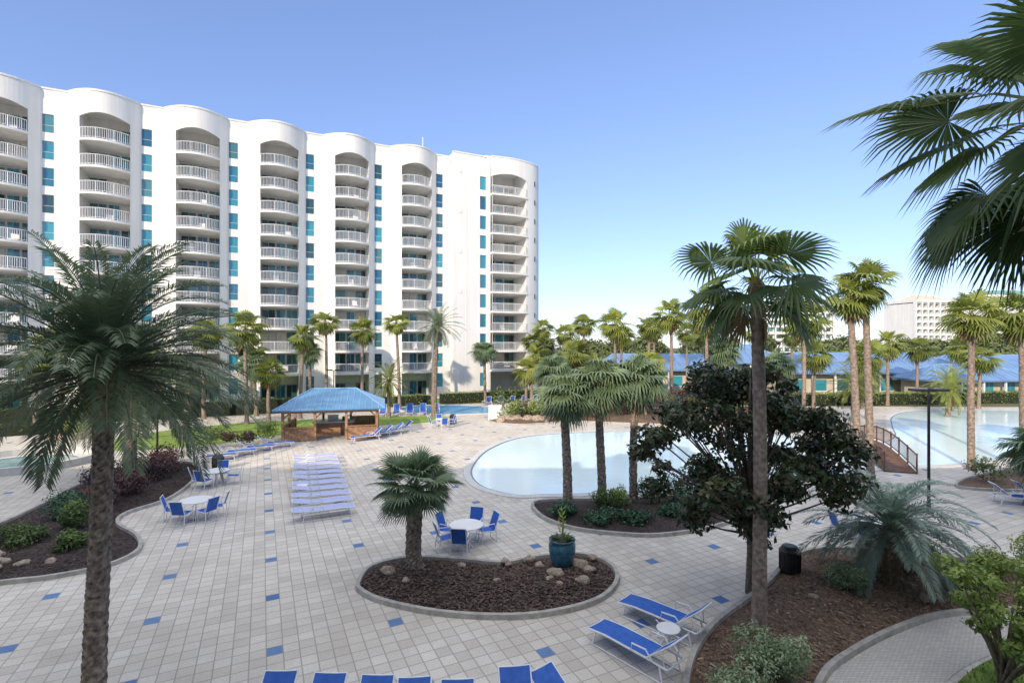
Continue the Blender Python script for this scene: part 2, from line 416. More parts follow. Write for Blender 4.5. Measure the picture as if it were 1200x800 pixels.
# ------------------------------------------------------------------ MAIN BUILDING
def resort():
    root = empty("apartment_building", (-49, 49, 0), ANG)
    W = MB(); G = MB(); RL = MB()
    H = 32.3; P = 2.65; ZT = 27.6
    slabs = [ZT - P*k for k in range(0, 10)]
    rr = random.Random(3)
    def strip(u0, u1, zb, zt, dfn, n=12, th=0.25, s0=0.0):
        vs = []; fs = []
        for i in range(n+1):
            u = u0+(u1-u0)*i/n; d = dfn(u)
            b = zb(u) if callable(zb) else zb
            t = zt(u) if callable(zt) else zt
            vs += [(s0+u,-d,b),(s0+u,-d,t),(s0+u,-d+th,t),(s0+u,-d+th,b)]
        for i in range(n):
            for k in range(4):
                fs.append((i*4+k, (i+1)*4+k, (i+1)*4+(k+1)%4, i*4+(k+1)%4))
        fs += [(0,1,2,3), (n*4+3,n*4+2,n*4+1,n*4)]
        W.add(vs, fs)
    def slab(u0, u1, z0, z1, dfn, s0, ext=0.14, n=12, yb=1.79):
        vs = []; fs = []
        for i in range(n+1):
            u = u0+(u1-u0)*i/n; d = dfn(u)+ext
            vs += [(s0+u,-d,z0),(s0+u,-d,z1),(s0+u,yb,z1),(s0+u,yb,z0)]
        for i in range(n):
            for k in (0,1,3):
                fs.append((i*4+k, (i+1)*4+k, (i+1)*4+(k+1)%4, i*4+(k+1)%4))
        fs += [(0,1,2,3), (n*4+3,n*4+2,n*4+1,n*4)]
        W.add(vs, fs)
    def rail(u0, u1, z, dfn, s0, n=22):
        pts = [(s0+u0+(u1-u0)*i/n, -dfn(u0+(u1-u0)*i/n)-0.06) for i in range(n+1)]
        for i in range(n):
            a, b = pts[i], pts[i+1]
            RL.tube([(a[0],a[1],z+1.05),(b[0],b[1],z+1.05)], .04, 4, cap=False)
            RL.tube([(a[0],a[1],z+.12),(b[0],b[1],z+.12)], .025, 4, cap=False)
        for i, a in enumerate(pts):
            r = .032 if i % 5 == 0 else .017
            RL.box(a[0]-r, a[0]+r, a[1]-r, a[1]+r, z+.0, z+1.03)
            if i < n:
                b = pts[i+1]; mx, my = (a[0]+b[0])/2, (a[1]+b[1])/2
                RL.box(mx-.015, mx+.015, my-.015, my+.015, z+.1, z+1.03)
    def doors(u0, u1, z, s0):
        w = (u1-u0)
        x = s0+u0+.15
        for wd, kind in ((.36*w,0),(.24*w,1),(.30*w,0)):
            ty = rr.random()
            m = 2 if kind == 0 else 0
            if ty > .86: m = 3
            G.box(x, x+wd, 1.70, 1.78, z+.05, z+2.25, 1)
            nn = 2
            for q in range(nn):
                G.box(x+.05+q*(wd-.05)/nn, x+(q+1)*(wd-.05)/nn, 1.66, 1.73, z+.12, z+2.18, 0 if m == 0 else m, rr.random()**1.3)
            x += wd+.03*w
        if rr.random() < .6:
            cx = s0+u0+rr.uniform(.8, w-.8)
            RL.box(cx-.3, cx+.3, .2, .8, z+.28, z+.42); RL.box(cx-.3, cx+.3, .74, .82, z+.42, z+.95)
    BP = 8.05
    def bd(u):
        return 1.7*max(0, 1-((u-2.95)/2.95)**2) + 0.02
    bays = [5.1+BP*k for k in range(-3, 5)]
    for s0 in bays:
        strip(0, 1.15, 0, H, bd, 5, s0=s0)
        strip(5.2, 5.9, 0, H, bd, 4, s0=s0)
        W.box(s0+1.0, s0+1.15, -bd(1.0)+.26, 1.79, 0, 31.6)
        W.box(s0+5.2, s0+5.35, -bd(5.35)+.26, 1.79, 0, 31.6)
        arch = lambda u: 30.25 - 0.45*((u-3.175)/2.02)**2
        strip(1.151, 5.199, arch, H, bd, 14, s0=s0)
        slab(1.152, 5.198, 30.8, 31.0, bd, s0, ext=-.3)
        strip(-.02, 5.92, H, H+.18, lambda u: bd(u)+.07, 18, .4, s0=s0)
        for z in slabs:
            slab(1.153, 5.197, z-.24, z, bd, s0)
            rail(1.2, 5.15, z, bd, s0, 14)
            doors(1.15, 5.2, z, s0)
        doors(1.15, 5.2, .1, s0)
        W.box(s0+5.9, s0+6.02, 0, .3, 0, H)
        W.box(s0+6.95, s0+BP+.02, 0, .3, 0, H)
        W.box(s0+5.9, s0+BP, -.05, .32, H, H+.16)
        zprev = 0
        for z in sorted(slabs)+[ZT+P]:
            a, b = z-P+.45, z-P+2.25
            if a < 0.4: a = .4
            W.box(s0+6.021, s0+6.949, .02, .3, zprev, a)
            G.box(s0+6.02, s0+6.95, .16, .22, a, b, 1)
            G.box(s0+6.06, s0+6.91, .12, .18, a+.05, b-.05, 0 if rr.random()<.75 else 2, rr.random())
            G.box(s0+6.02, s0+6.95, .10, .17, (a+b)/2-.2, (a+b)/2-.16, 1)
            zprev = b
        W.box(s0+6.021, s0+6.949, .02, .3, zprev, H)
        W.box(s0, s0+BP, .3, 1.8, 31.4, 31.6)
    s0 = 44.9+.25; TH = 32.5
    def td(u):
        if u <= 8: return 2.6 - .12*(8-u)
        return 2.6*math.sqrt(max(0, 1-((u-8)/5.5)**2)) 
    W.box(s0, s0+3.8, -1.6, 1.8, 0, TH)
    W.box(s0+1.8, s0+1.86, -1.64, -1.59, .5, TH-.3, 0)
    for zz in [3.4+P*2*j for j in range(6)]:
        W.box(s0+.9, s0+1.15, -1.66, -1.601, zz, zz+.5, 0)
    W.box(s0+4.72, s0+5.2, -1.9, 1.8, 0, TH)
    zprev = 0
    for z in sorted(slabs)+[ZT+P]:
        a, b = max(z-P+.45, .4), z-P+2.25
        W.box(s0+3.801, s0+4.719, -1.58, -1.3, zprev, a)
        G.box(s0+3.8, s0+4.72, -1.42, -1.36, a, b, 1)
        G.box(s0+3.85, s0+4.67, -1.46, -1.4, a+.05, b-.05, 0, rr.random())
        zprev = b
    W.box(s0+3.801, s0+4.719, -1.58, -1.3, zprev, TH)
    strip(10.6, 13.45, 0, TH, td, 14, s0=s0)
    arch = lambda u: 30.4 - .5*((u-7.9)/2.7)**2
    strip(5.201, 10.599, arch, TH, td, 14, s0=s0)
    strip(-.02, 5.2, TH, TH+.16, lambda u: 1.95 if u > 4.5 else 1.66, 12, .4, s0=s0)
    strip(5.2, 13.45, TH, TH+.16, lambda u: td(u)+.05, 18, .4, s0=s0)
    W.box(s0+10.5, s0+10.62, -td(10.5)+.26, 1.79, 0, 31.6)
    for z in slabs:
        slab(5.202, 10.598, z-.24, z, td, s0)
        rail(5.25, 10.55, z, td, s0, 16)
        doors(5.4, 10.5, z, s0)
        for q in (5.3, 10.45):
            W.box(s0+q-.03, s0+q+.03, -td(q)-.02, -td(q)+.04, z, z+P-.25)
    W.box(s0, s0+10.6, -1.0, 1.8, 31.4, 31.6)
    for zz in [3.0+P*j for j in range(11)]:
        a = 12.0
        G.box(s0+a-.15, s0+a+.15, -td(a)-.01, -td(a)+.2, zz, zz+.7, 2, .3)
    W.box(bays[0], s0+12.6, 1.8, 16, 0, 31.9)
    W.box(s0-6, s0-2, 6, 9, 31.9, 33.2); W.box(8, 14, 6, 10, 31.9, 33.0)
    RL.tube([(s0-2.5,4,31.9),(s0-2.5,4,36)], .05, 5)
    W.obj("walls", [M_white], parent=root)
    G.obj("windows", [M_glassb, M_frame, M_door, M_curtain], parent=root)
    RL.obj("balcony_railings", [M_rail], parent=root)
resort()

# the building the view is taken from (behind the camera; shades the courtyard)
HB = 16.6
mb = MB()
mb.box(-90, 75, -17, -3, 0, HB)
for k in range(6):
    mb.box(-90, 75, -3, -1.5, .0+2.65*k+.1, .3+2.65*k, 0)
for i in range(28):
    x = -89+6*i; mb.box(x-.15, x+.15, -3.001, -1.45, 0, HB)
    for k in range(6):
        mb.box(x+1, x+4.6, -3.05, -2.98, 2.65*k+.4, 2.65*k+2.5, 1, R.random())
mb.obj("hotel_building", [M_white, M_glass])

# ------------------------------------------------------------------ PALMS
def fan_leaf(mb, hub, az, el, pl, RR, nseg=22, droop=.35, m=0, c=.5, rr=R, pm=1):
    d = Vector((math.cos(az)*math.cos(el), math.sin(az)*math.cos(el), math.sin(el)))
    sd = Vector((-math.sin(az), math.cos(az), 0))
    hub = Vector(hub)
    mid = hub + d*pl*.55
    sag = .18*pl*math.cos(el)
    end = hub + d*pl + Vector((0,0,-sag))
    w = .012*(pl+RR)
    mb.add([hub-sd*w*1.6, hub+sd*w*1.6, mid+sd*w, mid-sd*w, end+sd*w*.7, end-sd*w*.7], [(0,1,2,3),(3,2,4,5)], pm, .6)
    el2 = el - rr.uniform(.15,.45)*max(.2, math.cos(el))
    d2 = Vector((math.cos(az)*math.cos(el2), math.sin(az)*math.cos(el2), math.sin(el2)))
    up2 = d2.cross(sd); 
    if up2.z < 0 and el2 > -1.2: up2 = -up2
    roll = rr.uniform(-.55,.55)
    s2 = (sd*math.cos(roll) + up2*math.sin(roll)); u2 = (up2*math.cos(roll) - sd*math.sin(roll))
    span = math.radians(rr.uniform(115,135)); dl = 2*span/nseg
    for i in range(nseg):
        th = -span + dl*(i+.5) + rr.uniform(-.02,.02)
        L = RR*(.70+.30*math.cos(th*.62))*rr.uniform(.9,1.05)
        def pt(r, a, lift=0.0):
            rn = r/RR
            p = end + (d2*math.cos(a) + s2*math.sin(a))*r + u2*(lift + .16*r*abs(math.sin(a*.8))**1.5)
            return p + Vector((0,0,-droop*RR*rn**2.6))
        h = dl*.5
        A1, B1, C1 = pt(.5*L, th-h), pt(.5*L, th, .035*RR), pt(.5*L, th+h)
        A2, B2, C2 = pt(.78*L, th-h*.42), pt(.78*L, th, .012*RR), pt(.78*L, th+h*.42)
        T = pt(L, th+rr.uniform(-.03,.03)) + Vector((0,0,-droop*RR*rr.uniform(.05,.3)))
        mb.add([end, A1, B1, C1, A2, B2, C2, T], [(0,1,2),(0,2,3),(1,4,5,2),(2,5,6,3),(4,7,5),(5,7,6)], m, c+rr.uniform(-.08,.08))

def fan_crown(seed, n=30, nseg=20, lo=-60, hi=82, mats=None, skirt=8, pet=.46, bl=.56, droop=.4):
    rr = random.Random(seed); mb = MB()
    for i in range(n):
        t = i/(n-1)
        el = math.radians(hi + (lo-hi)*t**.85) + rr.uniform(-.12,.12)
        az = i*2.39996 + rr.uniform(-.3,.3)
        sc = .78+.25*math.sin(math.pi*min(1, t*1.3+.1)) 
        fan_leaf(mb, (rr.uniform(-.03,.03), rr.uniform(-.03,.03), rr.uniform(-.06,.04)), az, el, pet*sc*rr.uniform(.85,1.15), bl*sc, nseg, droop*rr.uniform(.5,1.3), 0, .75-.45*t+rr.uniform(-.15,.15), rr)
    for i in range(skirt):
        az = rr.uniform(0,6.28); fan_leaf(mb, (0,0,-.08), az, math.radians(rr.uniform(-82,-65)), pet*.6, bl*.75, 12, .15, 2, rr.random(), rr, 2)
    mb.tube([(0,0,-.22),(0,0,-.05),(0,0,.08)], [.07,.085,.03], 8, 2, .4)
    return mb.mesh("fan_crown", mats)
def frond(mb, hub, az, el, L, bend, ll, n=36, m=0, c=.5, rr=R, w=.035, vee=.35):
    p = Vector(hub); steps = 14; pts = [p.copy()]; tans = []
    tw = rr.uniform(-.3,.3)
    for i in range(steps):
        t = (i+.5)/steps; e = el - bend*t**1.4
        a = az + tw*t*.4
        d = Vector((math.cos(a)*math.cos(e), math.sin(a)*math.cos(e), math.sin(e)))
        tans.append(d); p = p + d*(L/steps); pts.append(p.copy())
    mb.tube(pts, [.018*L/3*(1-.85*i/steps)+.004 for i in range(steps+1)], 4, m, .75, cap=False)
    for i in range(n):
        t = .14+.86*(i+.5)/n
        f = t*steps; k = min(int(f), steps-1); q = pts[k].lerp(pts[k+1], f-k); d = tans[k]
        side = d.cross(Vector((0,0,1)))
        side = side.normalized() if side.length > .05 else Vector((-math.sin(az), math.cos(az), 0))
        up = side.cross(d)
        ln = ll*(math.sin(math.pi*(.12+.80*t))**.6)*rr.uniform(.85,1.1)
        for sg in (-1, 1):
            dd = (d*(.55+.5*t) + side*sg*.85 + up*(vee*rr.uniform(.3,1.3))).normalized()
            mid = q + dd*ln*.5; tip = q + dd*ln + Vector((0,0,-ln*rr.uniform(.12,.35)))
            wv = (dd.cross(up)).normalized()*w*.5
            mb.add([q, mid+wv, tip, mid-wv], [(0,1,2,3)], m, c+rr.uniform(-.12,.12))
def feather_crown(seed, n=55, L=1.0, ll=.17, lo=-55, hi=85, nl=36, mats=None, w=.014, bend=(.7,1.3), skirt=3):
    rr = random.Random(seed); mb = MB()
    for i in range(n):
        t = i/(n-1); el = math.radians(hi+(lo-hi)*t)+rr.uniform(-.1,.1); az = i*2.39996+rr.uniform(-.25,.25)
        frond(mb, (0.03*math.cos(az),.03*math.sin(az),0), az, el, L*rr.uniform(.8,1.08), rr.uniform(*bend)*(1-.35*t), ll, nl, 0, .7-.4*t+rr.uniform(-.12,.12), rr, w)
    for i in range(skirt):
        frond(mb, (0,0,-.03), rr.uniform(0,6.28), math.radians(-70), L*.6, .3, ll, 20, 1, rr.random(), rr, w)
    return mb.mesh("feather_crown", mats)

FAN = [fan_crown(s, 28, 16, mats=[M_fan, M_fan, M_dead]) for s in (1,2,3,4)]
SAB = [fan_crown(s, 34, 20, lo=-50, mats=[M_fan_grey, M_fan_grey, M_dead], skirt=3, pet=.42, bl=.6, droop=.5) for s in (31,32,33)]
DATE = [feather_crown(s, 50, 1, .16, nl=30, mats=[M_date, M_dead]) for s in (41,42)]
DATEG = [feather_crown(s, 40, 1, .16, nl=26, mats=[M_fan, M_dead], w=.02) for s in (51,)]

def trunk_mesh(h, r0, r1, seed, style=0, seg=12, dz=.1, lean=(0,0)):
    rr = random.Random(seed); mb = MB(); n = max(6, int(h/dz)); vs = []; fs = []
    for i in range(n+1):
        t = i/n; r = r0+(r1-r0)*t; z = -.06+(h+.06)*t
        fl = 1+.45*math.exp(-z/.25) if z >= 0 else 1.4
        cx = lean[0]*t*t + .03*math.sin(t*5+seed); cy = lean[1]*t*t + .03*math.cos(t*4+seed)
        for k in range(seg):
            a = 2*math.pi*k/seg
            if style == 1:
                b = .20*(((i + (k % 4)*1.0 + (seed%3)) % 4)/3.0) * (1.0 if (k % 2) else .7)
            else:
                b = .05*((i % 3)/2.0)
            b += .07*(noise.noise(Vector((math.cos(a)*2, math.sin(a)*2, z*3+seed)))) + rr.uniform(-.02,.02)
            q = r*fl*(1+b)
            vs.append((cx+q*math.cos(a), cy+q*math.sin(a), z))
    for i in range(n):
        for k in range(seg):
            k2 = (k+1) % seg; fs.append((i*seg+k, i*seg+k2, (i+1)*seg+k2, (i+1)*seg+k))
    mb.add(vs, fs); return mb
PN = [0]
def palm(x, y, h, r, kind='fan', tr=None, lean=None, name="palm_tree", z=0.0):
    PN[0] += 1; sd = PN[0]; rr = random.Random(sd*13)
    e = empty(name, (x, y, z))
    if lean is None: lean = (rr.uniform(-.35,.35), rr.uniform(-.25,.25))
    st = 1 if kind in ('date', 'sab', 'dateg') else 0
    tr = tr or (.18 if kind != 'date' else .26)
    mt = M_trunkP if st else M_trunkW
    trunk_mesh(h, tr, tr*.8, sd, st, lean=lean, dz=.1 if y < 30 else .22, seg=12 if y < 30 else 8).obj("trunk", [mt], smooth=(st == 0), parent=e)
    L = dict(fan=FAN, sab=SAB, date=DATE, dateg=DATEG)[kind]
    inst("crown", L[sd % len(L)], (lean[0], lean[1], h), rr.uniform(0,6.28), (r, r, r*rr.uniform(.85,1.1)), e, rr.uniform(-.12,.12), rr.uniform(-.12,.12))
    return e

for a in [
 (-23.7,45.7,8.5,2.3,'fan'),(-22.3,46.9,4.6,1.9,'fan'),(-20.4,56.5,9.6,2.0,'fan'),(-20.4,49.4,7.8,2.0,'fan'),
 (-22.1,56,6.3,1.9,'sab'),(-16.3,55.5,8.6,2.0,'fan'),(-12.4,56.3,9.5,1.9,'fan'),(-7.7,50.6,9.0,2.8,'date'),
 (-3.3,63.5,6.3,2.2,'sab'),(-12.0,50.0,3.6,2.4,'dateg'),(2.5,64.6,7.5,2.0,'fan'),(4,66,9.2,2.0,'fan'),
 (9.2,64.6,9.7,2.2,'fan'),(11.2,55.5,9.3,2.6,'fan'),(16,60,9.2,2.0,'fan'),(16.9,54,10.2,2.4,'fan'),
 (18.8,49.4,10.6,3.0,'fan'),(22,58,8.6,2.2,'fan'),(25.4,44.6,9.4,2.5,'fan'),(17.7,26.3,9.5,1.75,'fan'),
 (18.8,26.9,10.3,1.8,'fan'),(26.0,29.0,8.7,1.9,'fan'),(29.0,29.0,8.8,2.0,'fan'),
 (6.5,53,6.2,2.4,'fan'),(4.0,50,4.6,2.4,'sab'),(8.5,49.5,4.4,2.6,'dateg'),(13,50,5.2,2.3,'fan'),(21,52,6.4,2.4,'sab'),
 (27,52,5,2.4,'sab'),(33,56,6,2.4,'fan'),(39,57,4.2,3.0,'dateg'),(44,60,7.2,2.4,'fan'),(49,62,6.6,2.4,'fan'),
 (58,66,6.6,2.6,'fan'),(36,66,8.4,2.2,'fan'),(30,64,8.6,2.2,'fan'),(14,66,8.2,2.2,'fan'),(47,55,3.0,2.6,'dateg'),
 (-27,53,6.8,2.1,'fan'),(-29.5,49,8.2,2.2,'fan'),(-33,46,7,2.0,'fan'),(-34,51,5,2,'sab'),(-37,42,7.4,2.1,'fan'),(-41,44,5.4,2.0,'fan'),(-25.5,51,5,2,'sab'),
 (7.2,72,8.6,2.2,'fan'),(20,72,9.4,2.2,'fan'),(26,76,9,2.3,'fan'),(32.5,30.2,3.0,1.9,'dateg'),(37,33.5,4.6,2.2,'sab'),
 (1.5,56,4.4,2.2,'fan'),(3.2,58,5.6,2.2,'fan'),(31,46.5,3.2,2.4,'dateg'),(34,49,6.0,2.2,'fan'),(52,57,5.5,2.4,'fan'),(43,50.5,2.6,2.2,'dateg'),
]:
    palm(*a)
palm(2.3,21.4,4.9,1.6,'sab',.19,(-.1,0)); palm(3.85,22.0,5.4,1.8,'sab',.18,(-.15,0)); palm(5.35,22.6,5.5,1.75,'sab',.17,(.15,0))

# tall fan palm in the right bed
e = empty("palm_tree", (6.0, 12.35, 0))
trunk_mesh(8.45, .17, .13, 5, 0, 18, .06, (-.12, .0)).obj("trunk", [M_trunkW], smooth=True, parent=e)
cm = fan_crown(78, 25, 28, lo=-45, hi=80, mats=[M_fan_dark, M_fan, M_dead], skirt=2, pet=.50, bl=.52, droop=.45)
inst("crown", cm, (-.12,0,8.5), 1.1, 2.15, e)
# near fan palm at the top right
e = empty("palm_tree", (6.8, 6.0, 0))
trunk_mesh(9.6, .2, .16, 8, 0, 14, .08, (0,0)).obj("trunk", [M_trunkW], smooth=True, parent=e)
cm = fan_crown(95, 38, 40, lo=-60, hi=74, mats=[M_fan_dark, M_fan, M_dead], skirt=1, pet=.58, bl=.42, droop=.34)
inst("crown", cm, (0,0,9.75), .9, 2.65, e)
# big date palm front left
e = empty("date_palm_tree", (-7.72, 9.5, 0))
trunk_mesh(6.3, .175, .145, 4, 1, 20, .055, (.1, .05)).obj("trunk", [M_trunkP], parent=e)
bt = MB()
for i in range(110):
    a = i*2.39996; z = 5.6+.95*i/110; r = .14+.12*i/110
    d = Vector((math.cos(a), math.sin(a), .9)).normalized(); p = Vector((.1+math.cos(a)*r*.8, .05+math.sin(a)*r*.8, z))
    bt.tube([p, p+d*.14, p+d*.26+Vector((0,0,.05))], [.05,.038,.02], 5, 0, .5)
bt.obj("boots", [M_boot], parent=e)
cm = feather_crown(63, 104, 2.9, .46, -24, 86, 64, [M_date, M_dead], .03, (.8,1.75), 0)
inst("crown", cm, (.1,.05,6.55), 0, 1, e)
# second date palm behind it
e = empty("date_palm_tree", (-21.3, 28.6, .1))
trunk_mesh(5.2, .3, .24, 9, 1, 16, .09, (.1, .05)).obj("trunk", [M_trunkP], parent=e)
cm = feather_crown(64, 70, 5.0, .66, -45, 84, 46, [M_date, M_dead], .055, (.8,1.4), 2)
inst("crown", cm, (.1,.05,5.3), 0, 1, e)
palm(-27.5,38.5,5.4,2.0,'fan',.2); palm(-24.2,38.0,4.8,2.4,'date',.25)

# small palm in the centre planter
e = empty("palm_tree", (-3.03, 15.9, .1))
trunk_mesh(2.5, .21, .22, 3, 1, 18, .06, (.02, .0)).obj("trunk", [M_trunkP], parent=e)
cm = fan_crown(101, 52, 26, lo=-30, hi=84, mats=[M_fan_grey, M_fan_grey, M_dead], skirt=0, pet=.52, bl=.48, droop=.25)
inst("crown", cm, (.02,0,2.5), .3, (1.75,1.75,1.5), e)
# pindo palm right bed
e = empty("pindo_palm_tree", (10.9, 14.8, .15))
trunk_mesh(1.6, .26, .24, 6, 1, 18, .06, (0,0)).obj("trunk", [M_trunkP], parent=e)
cm = feather_crown(66, 58, 2.5, .44, -25, 80, 50, [M_pindo, M_dead], .036, (1.1,2.0), 2)
inst("crown", cm, (0,0,1.65), 0, 1, e)
palm(22.8,22.4,2.4,2.0,'sab',.22)

# ------------------------------------------------------------------ BROADLEAF FOLIAGE
def leaves(mb, clumps, n, size, m=0, rr=R, flat=.3, aspect=.45, q0=.35, m2=None, p2=.0):
    tot23 = sum((c[1][0]*c[1][1]*c[1][2])**.67 for c in clumps)
    for c, rad in clumps:
        k = int(n*((rad[0]*rad[1]*rad[2])**.67)/tot23)
        tone = rr.uniform(-.22,.22)
        for _ in range(k):
            d = Vector((rr.gauss(0,1), rr.gauss(0,1), rr.gauss(0,1))).normalized()
            q = rr.uniform(q0,1.08)**.5
            q *= 1+.3*noise.noise(Vector((d.x*2.2+c[0], d.y*2.2+c[1], d.z*2.2+c[2])))
            p = Vector((c[0]+d.x*rad[0]*q, c[1]+d.y*rad[1]*q, c[2]+d.z*rad[2]*q))
            if p.z < .03: continue
            nrm = (d + Vector((rr.gauss(0,.6), rr.gauss(0,.6), rr.gauss(.4,.6)))).normalized()
            t = nrm.cross(Vector((rr.gauss(0,1), rr.gauss(0,1), rr.gauss(0,1)))).normalized()
            b = nrm.cross(t); s = size*rr.uniform(.6,1.3)
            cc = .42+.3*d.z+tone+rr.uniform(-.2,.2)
            mm = m2 if (m2 is not None and rr.random() < p2) else m
            mb.add([p-t*s*.5, p+b*s*aspect*.5, p+t*s*.5-nrm*s*.1, p-b*s*aspect*.5], [(0,1,2,3)], mm, cc)
def shrub(name, x, y, r, h, mat, n=1500, size=.09, k=7, z=.1, stems=True, sd=None):
    rr = random.Random(int((x+100)*37+y*11)); mb = MB(); cl = []
    for i in range(k):
        a = rr.uniform(0,6.28); q = rr.uniform(0,.62)*r
        rad = r*rr.uniform(.34,.58)
        cl.append(((math.cos(a)*q, math.sin(a)*q, h*rr.uniform(.34,.8)), (rad, rad, h*rr.uniform(.24,.42))))
    if stems:
        for c, rd in cl: mb.tube([(c[0]*.15,c[1]*.15,-.1),(c[0]*.6,c[1]*.6,c[2]*.5),c], [.02,.015,.006], 5, 1, .5)
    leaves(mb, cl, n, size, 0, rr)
    return mb.obj(name, [mat, M_bark], loc=(x, y, z))

def tree(name, x, y, h0, clumps, n, size, mat, tr=.14, z=.1):
    rr = random.Random(5); mb = MB(); tb = MB(); e = empty(name, (x, y, z))
    top = max(c[0][2] for c in clumps)
    tb.tube([(0,0,-.1),(.02,0,h0*.5),(0,.02,h0),(0,.05,top*.8),(0,0,top)], [tr*1.3,tr,tr*.85,tr*.4,.02], 10)
    for c, rd in clumps:
        z0 = max(h0*.6, min(h0*.75+(c[2]-h0)*.3, top*.8))
        mid = (c[0]*.5+rr.uniform(-.1,.1), c[1]*.5, (z0+c[2])/2-.05)
        tb.tube([(0,0,z0), mid, c], [tr*.4,tr*.22,.02], 6)
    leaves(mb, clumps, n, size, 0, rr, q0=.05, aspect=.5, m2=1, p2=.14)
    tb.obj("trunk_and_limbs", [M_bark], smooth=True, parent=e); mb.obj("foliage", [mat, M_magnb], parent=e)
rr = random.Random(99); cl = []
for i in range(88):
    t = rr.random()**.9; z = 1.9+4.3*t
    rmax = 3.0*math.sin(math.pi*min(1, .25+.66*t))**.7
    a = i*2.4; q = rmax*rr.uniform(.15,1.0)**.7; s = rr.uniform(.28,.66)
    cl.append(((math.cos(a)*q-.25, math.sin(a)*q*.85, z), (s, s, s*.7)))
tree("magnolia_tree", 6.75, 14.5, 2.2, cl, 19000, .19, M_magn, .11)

for a in [(-19.0,27.6,1.3,1.3,M_shrubr),(-18.2,25.4,1.3,1.3,M_shrubr),(-17.6,23.6,1.2,1.2,M_shrubr),(-19.6,24.4,1.3,1.3,M_shrubr),(-20.0,29.0,1.2,1.2,M_shrubr),(-17.5,22.0,1.0,1.1,M_shrubr)]:
    shrub("purple_shrub", *a[:4], a[4], 1900, .13)
for a in [(-16.2,19.0,.9,1.2),(-17.6,20.4,1.0,1.2),(-15.0,17.2,.7,.6),(-18.4,17.4,1.1,.9),(-16.9,17.6,.8,.7)]:
    shrub("green_shrub", *a, M_shrub if a[0] > -17 else M_ivy, 1500, .12)
for a in [(2.0,20.8,.7,.6,M_ivy),(3.4,20.2,.9,.5,M_ivy),(4.8,20.0,1.0,.5,M_ivy),(6.4,20.6,1.0,.6,M_ivy),(7.8,21.4,1.1,.8,M_ivy),(9.2,22.0,1.0,.7,M_ivy),
          (3.9,21.4,.7,1.0,M_shrub),(4.6,21.8,.6,.9,M_shrubl),(6.3,22.3,.9,1.3,M_shrub),(7.4,22.5,.8,1.4,M_shrub)]:
    shrub("ground_ivy" if a[4] is M_ivy else "green_shrub", *a[:4], a[4], 1300, .12, z=.05)
shrub("variegated_shrub", 5.55, 10.7, .85, 1.05, M_varieg, 3600, .075)
shrub("variegated_shrub", 4.35, 9.9, .75, .8, M_varieg, 2600, .075)
shrub("variegated_shrub", 9.5, 14.3, .75, .8, M_varieg, 2400, .08)
shrub("green_shrub", 11.9, 15.6, .8, 1.0, M_shrub, 1800, .09)
shrub("variegated_shrub", 14.0, 15.0, .9, 1.0, M_shrubl, 2400, .09)
shrub("green_shrub", 15.8, 15.2, 1.2, 1.7, M_shrubl, 3200, .11)
shrub("green_shrub", 13.0, 16.2, .8, .7, M_shrub, 1500, .09)
shrub("green_shrub", 12.6, 14.1, .7, .9, M_shrub, 1500, .09)
shrub("green_shrub", 17.9, 15.9, 1.2, 1.7, M_shrub, 2500, .11)
mb = MB(); rr = random.Random(17); cl = []
for i in range(34):
    a = rr.uniform(0,6.28); q = rr.uniform(.2,1.25); c = (math.cos(a)*q, math.sin(a)*q, rr.uniform(1.0,2.4))
    mb.tube([(rr.uniform(-.08,.08),rr.uniform(-.08,.08),0),(c[0]*.35,c[1]*.35,c[2]*.45),(c[0]*.8,c[1]*.8,c[2]*.8),c], [.03,.026,.018,.008], 6, 1)
    cl.append((c, (.26,.26,.18)))
leaves(mb, cl, 3800, .14, 0, rr)
mb.obj("croton_shrub", [M_shrubl, M_bark], loc=(10.1,10.5,0))
rr = random.Random(23)
for i in range(34):
    t = i/34; x = -1+30*t; y = 47.5+rr.uniform(0,5)+(3 if t > .6 else 0)
    shrub("green_shrub", x, y, rr.uniform(1.1,1.9), rr.uniform(1.2,2.6), rr.choice([M_shrub,M_shrub,M_shrubl,M_shrubr]), 480, .24, 6, stems=False)
for x, y in [(24,26),(27,26.6),(29.5,27.8),(32,29.4),(36,31.5),(40,35)]:
    shrub("green_shrub", x, y, 1.0, 1.2, rr.choice([M_shrub,M_shrubl]), 600, .16, 6, stems=False)
def hedge(pts, w, h, mat=M_shrub, dens=120, size=.16, name="hedge"):
    mb = MB(); rr = random.Random(int(pts[0][0]*10))
    for a, b in zip(pts[:-1], pts[1:]):
        a = Vector((*a,0)); b = Vector((*b,0)); d = b-a; L = d.length; d.normalize(); s = Vector((-d.y,d.x,0))
        M = Matrix(((d.x,s.x,0,a.x),(d.y,s.y,0,a.y),(0,0,1,0),(0,0,0,1)))
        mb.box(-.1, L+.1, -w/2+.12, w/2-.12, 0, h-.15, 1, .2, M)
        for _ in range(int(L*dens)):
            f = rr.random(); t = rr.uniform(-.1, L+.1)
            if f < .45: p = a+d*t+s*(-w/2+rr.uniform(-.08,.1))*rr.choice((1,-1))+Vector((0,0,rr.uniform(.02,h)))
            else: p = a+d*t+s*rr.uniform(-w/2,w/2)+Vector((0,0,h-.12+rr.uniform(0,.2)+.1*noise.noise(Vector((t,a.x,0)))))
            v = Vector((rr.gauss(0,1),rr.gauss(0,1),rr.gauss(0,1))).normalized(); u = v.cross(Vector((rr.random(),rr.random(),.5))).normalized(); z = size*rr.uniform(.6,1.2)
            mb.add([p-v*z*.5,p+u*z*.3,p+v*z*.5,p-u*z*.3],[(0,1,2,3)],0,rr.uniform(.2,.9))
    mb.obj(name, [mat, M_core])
hedge([(-62,38),(-44,44.5),(-33,50),(-20,56.5)], 1.4, 1.5)
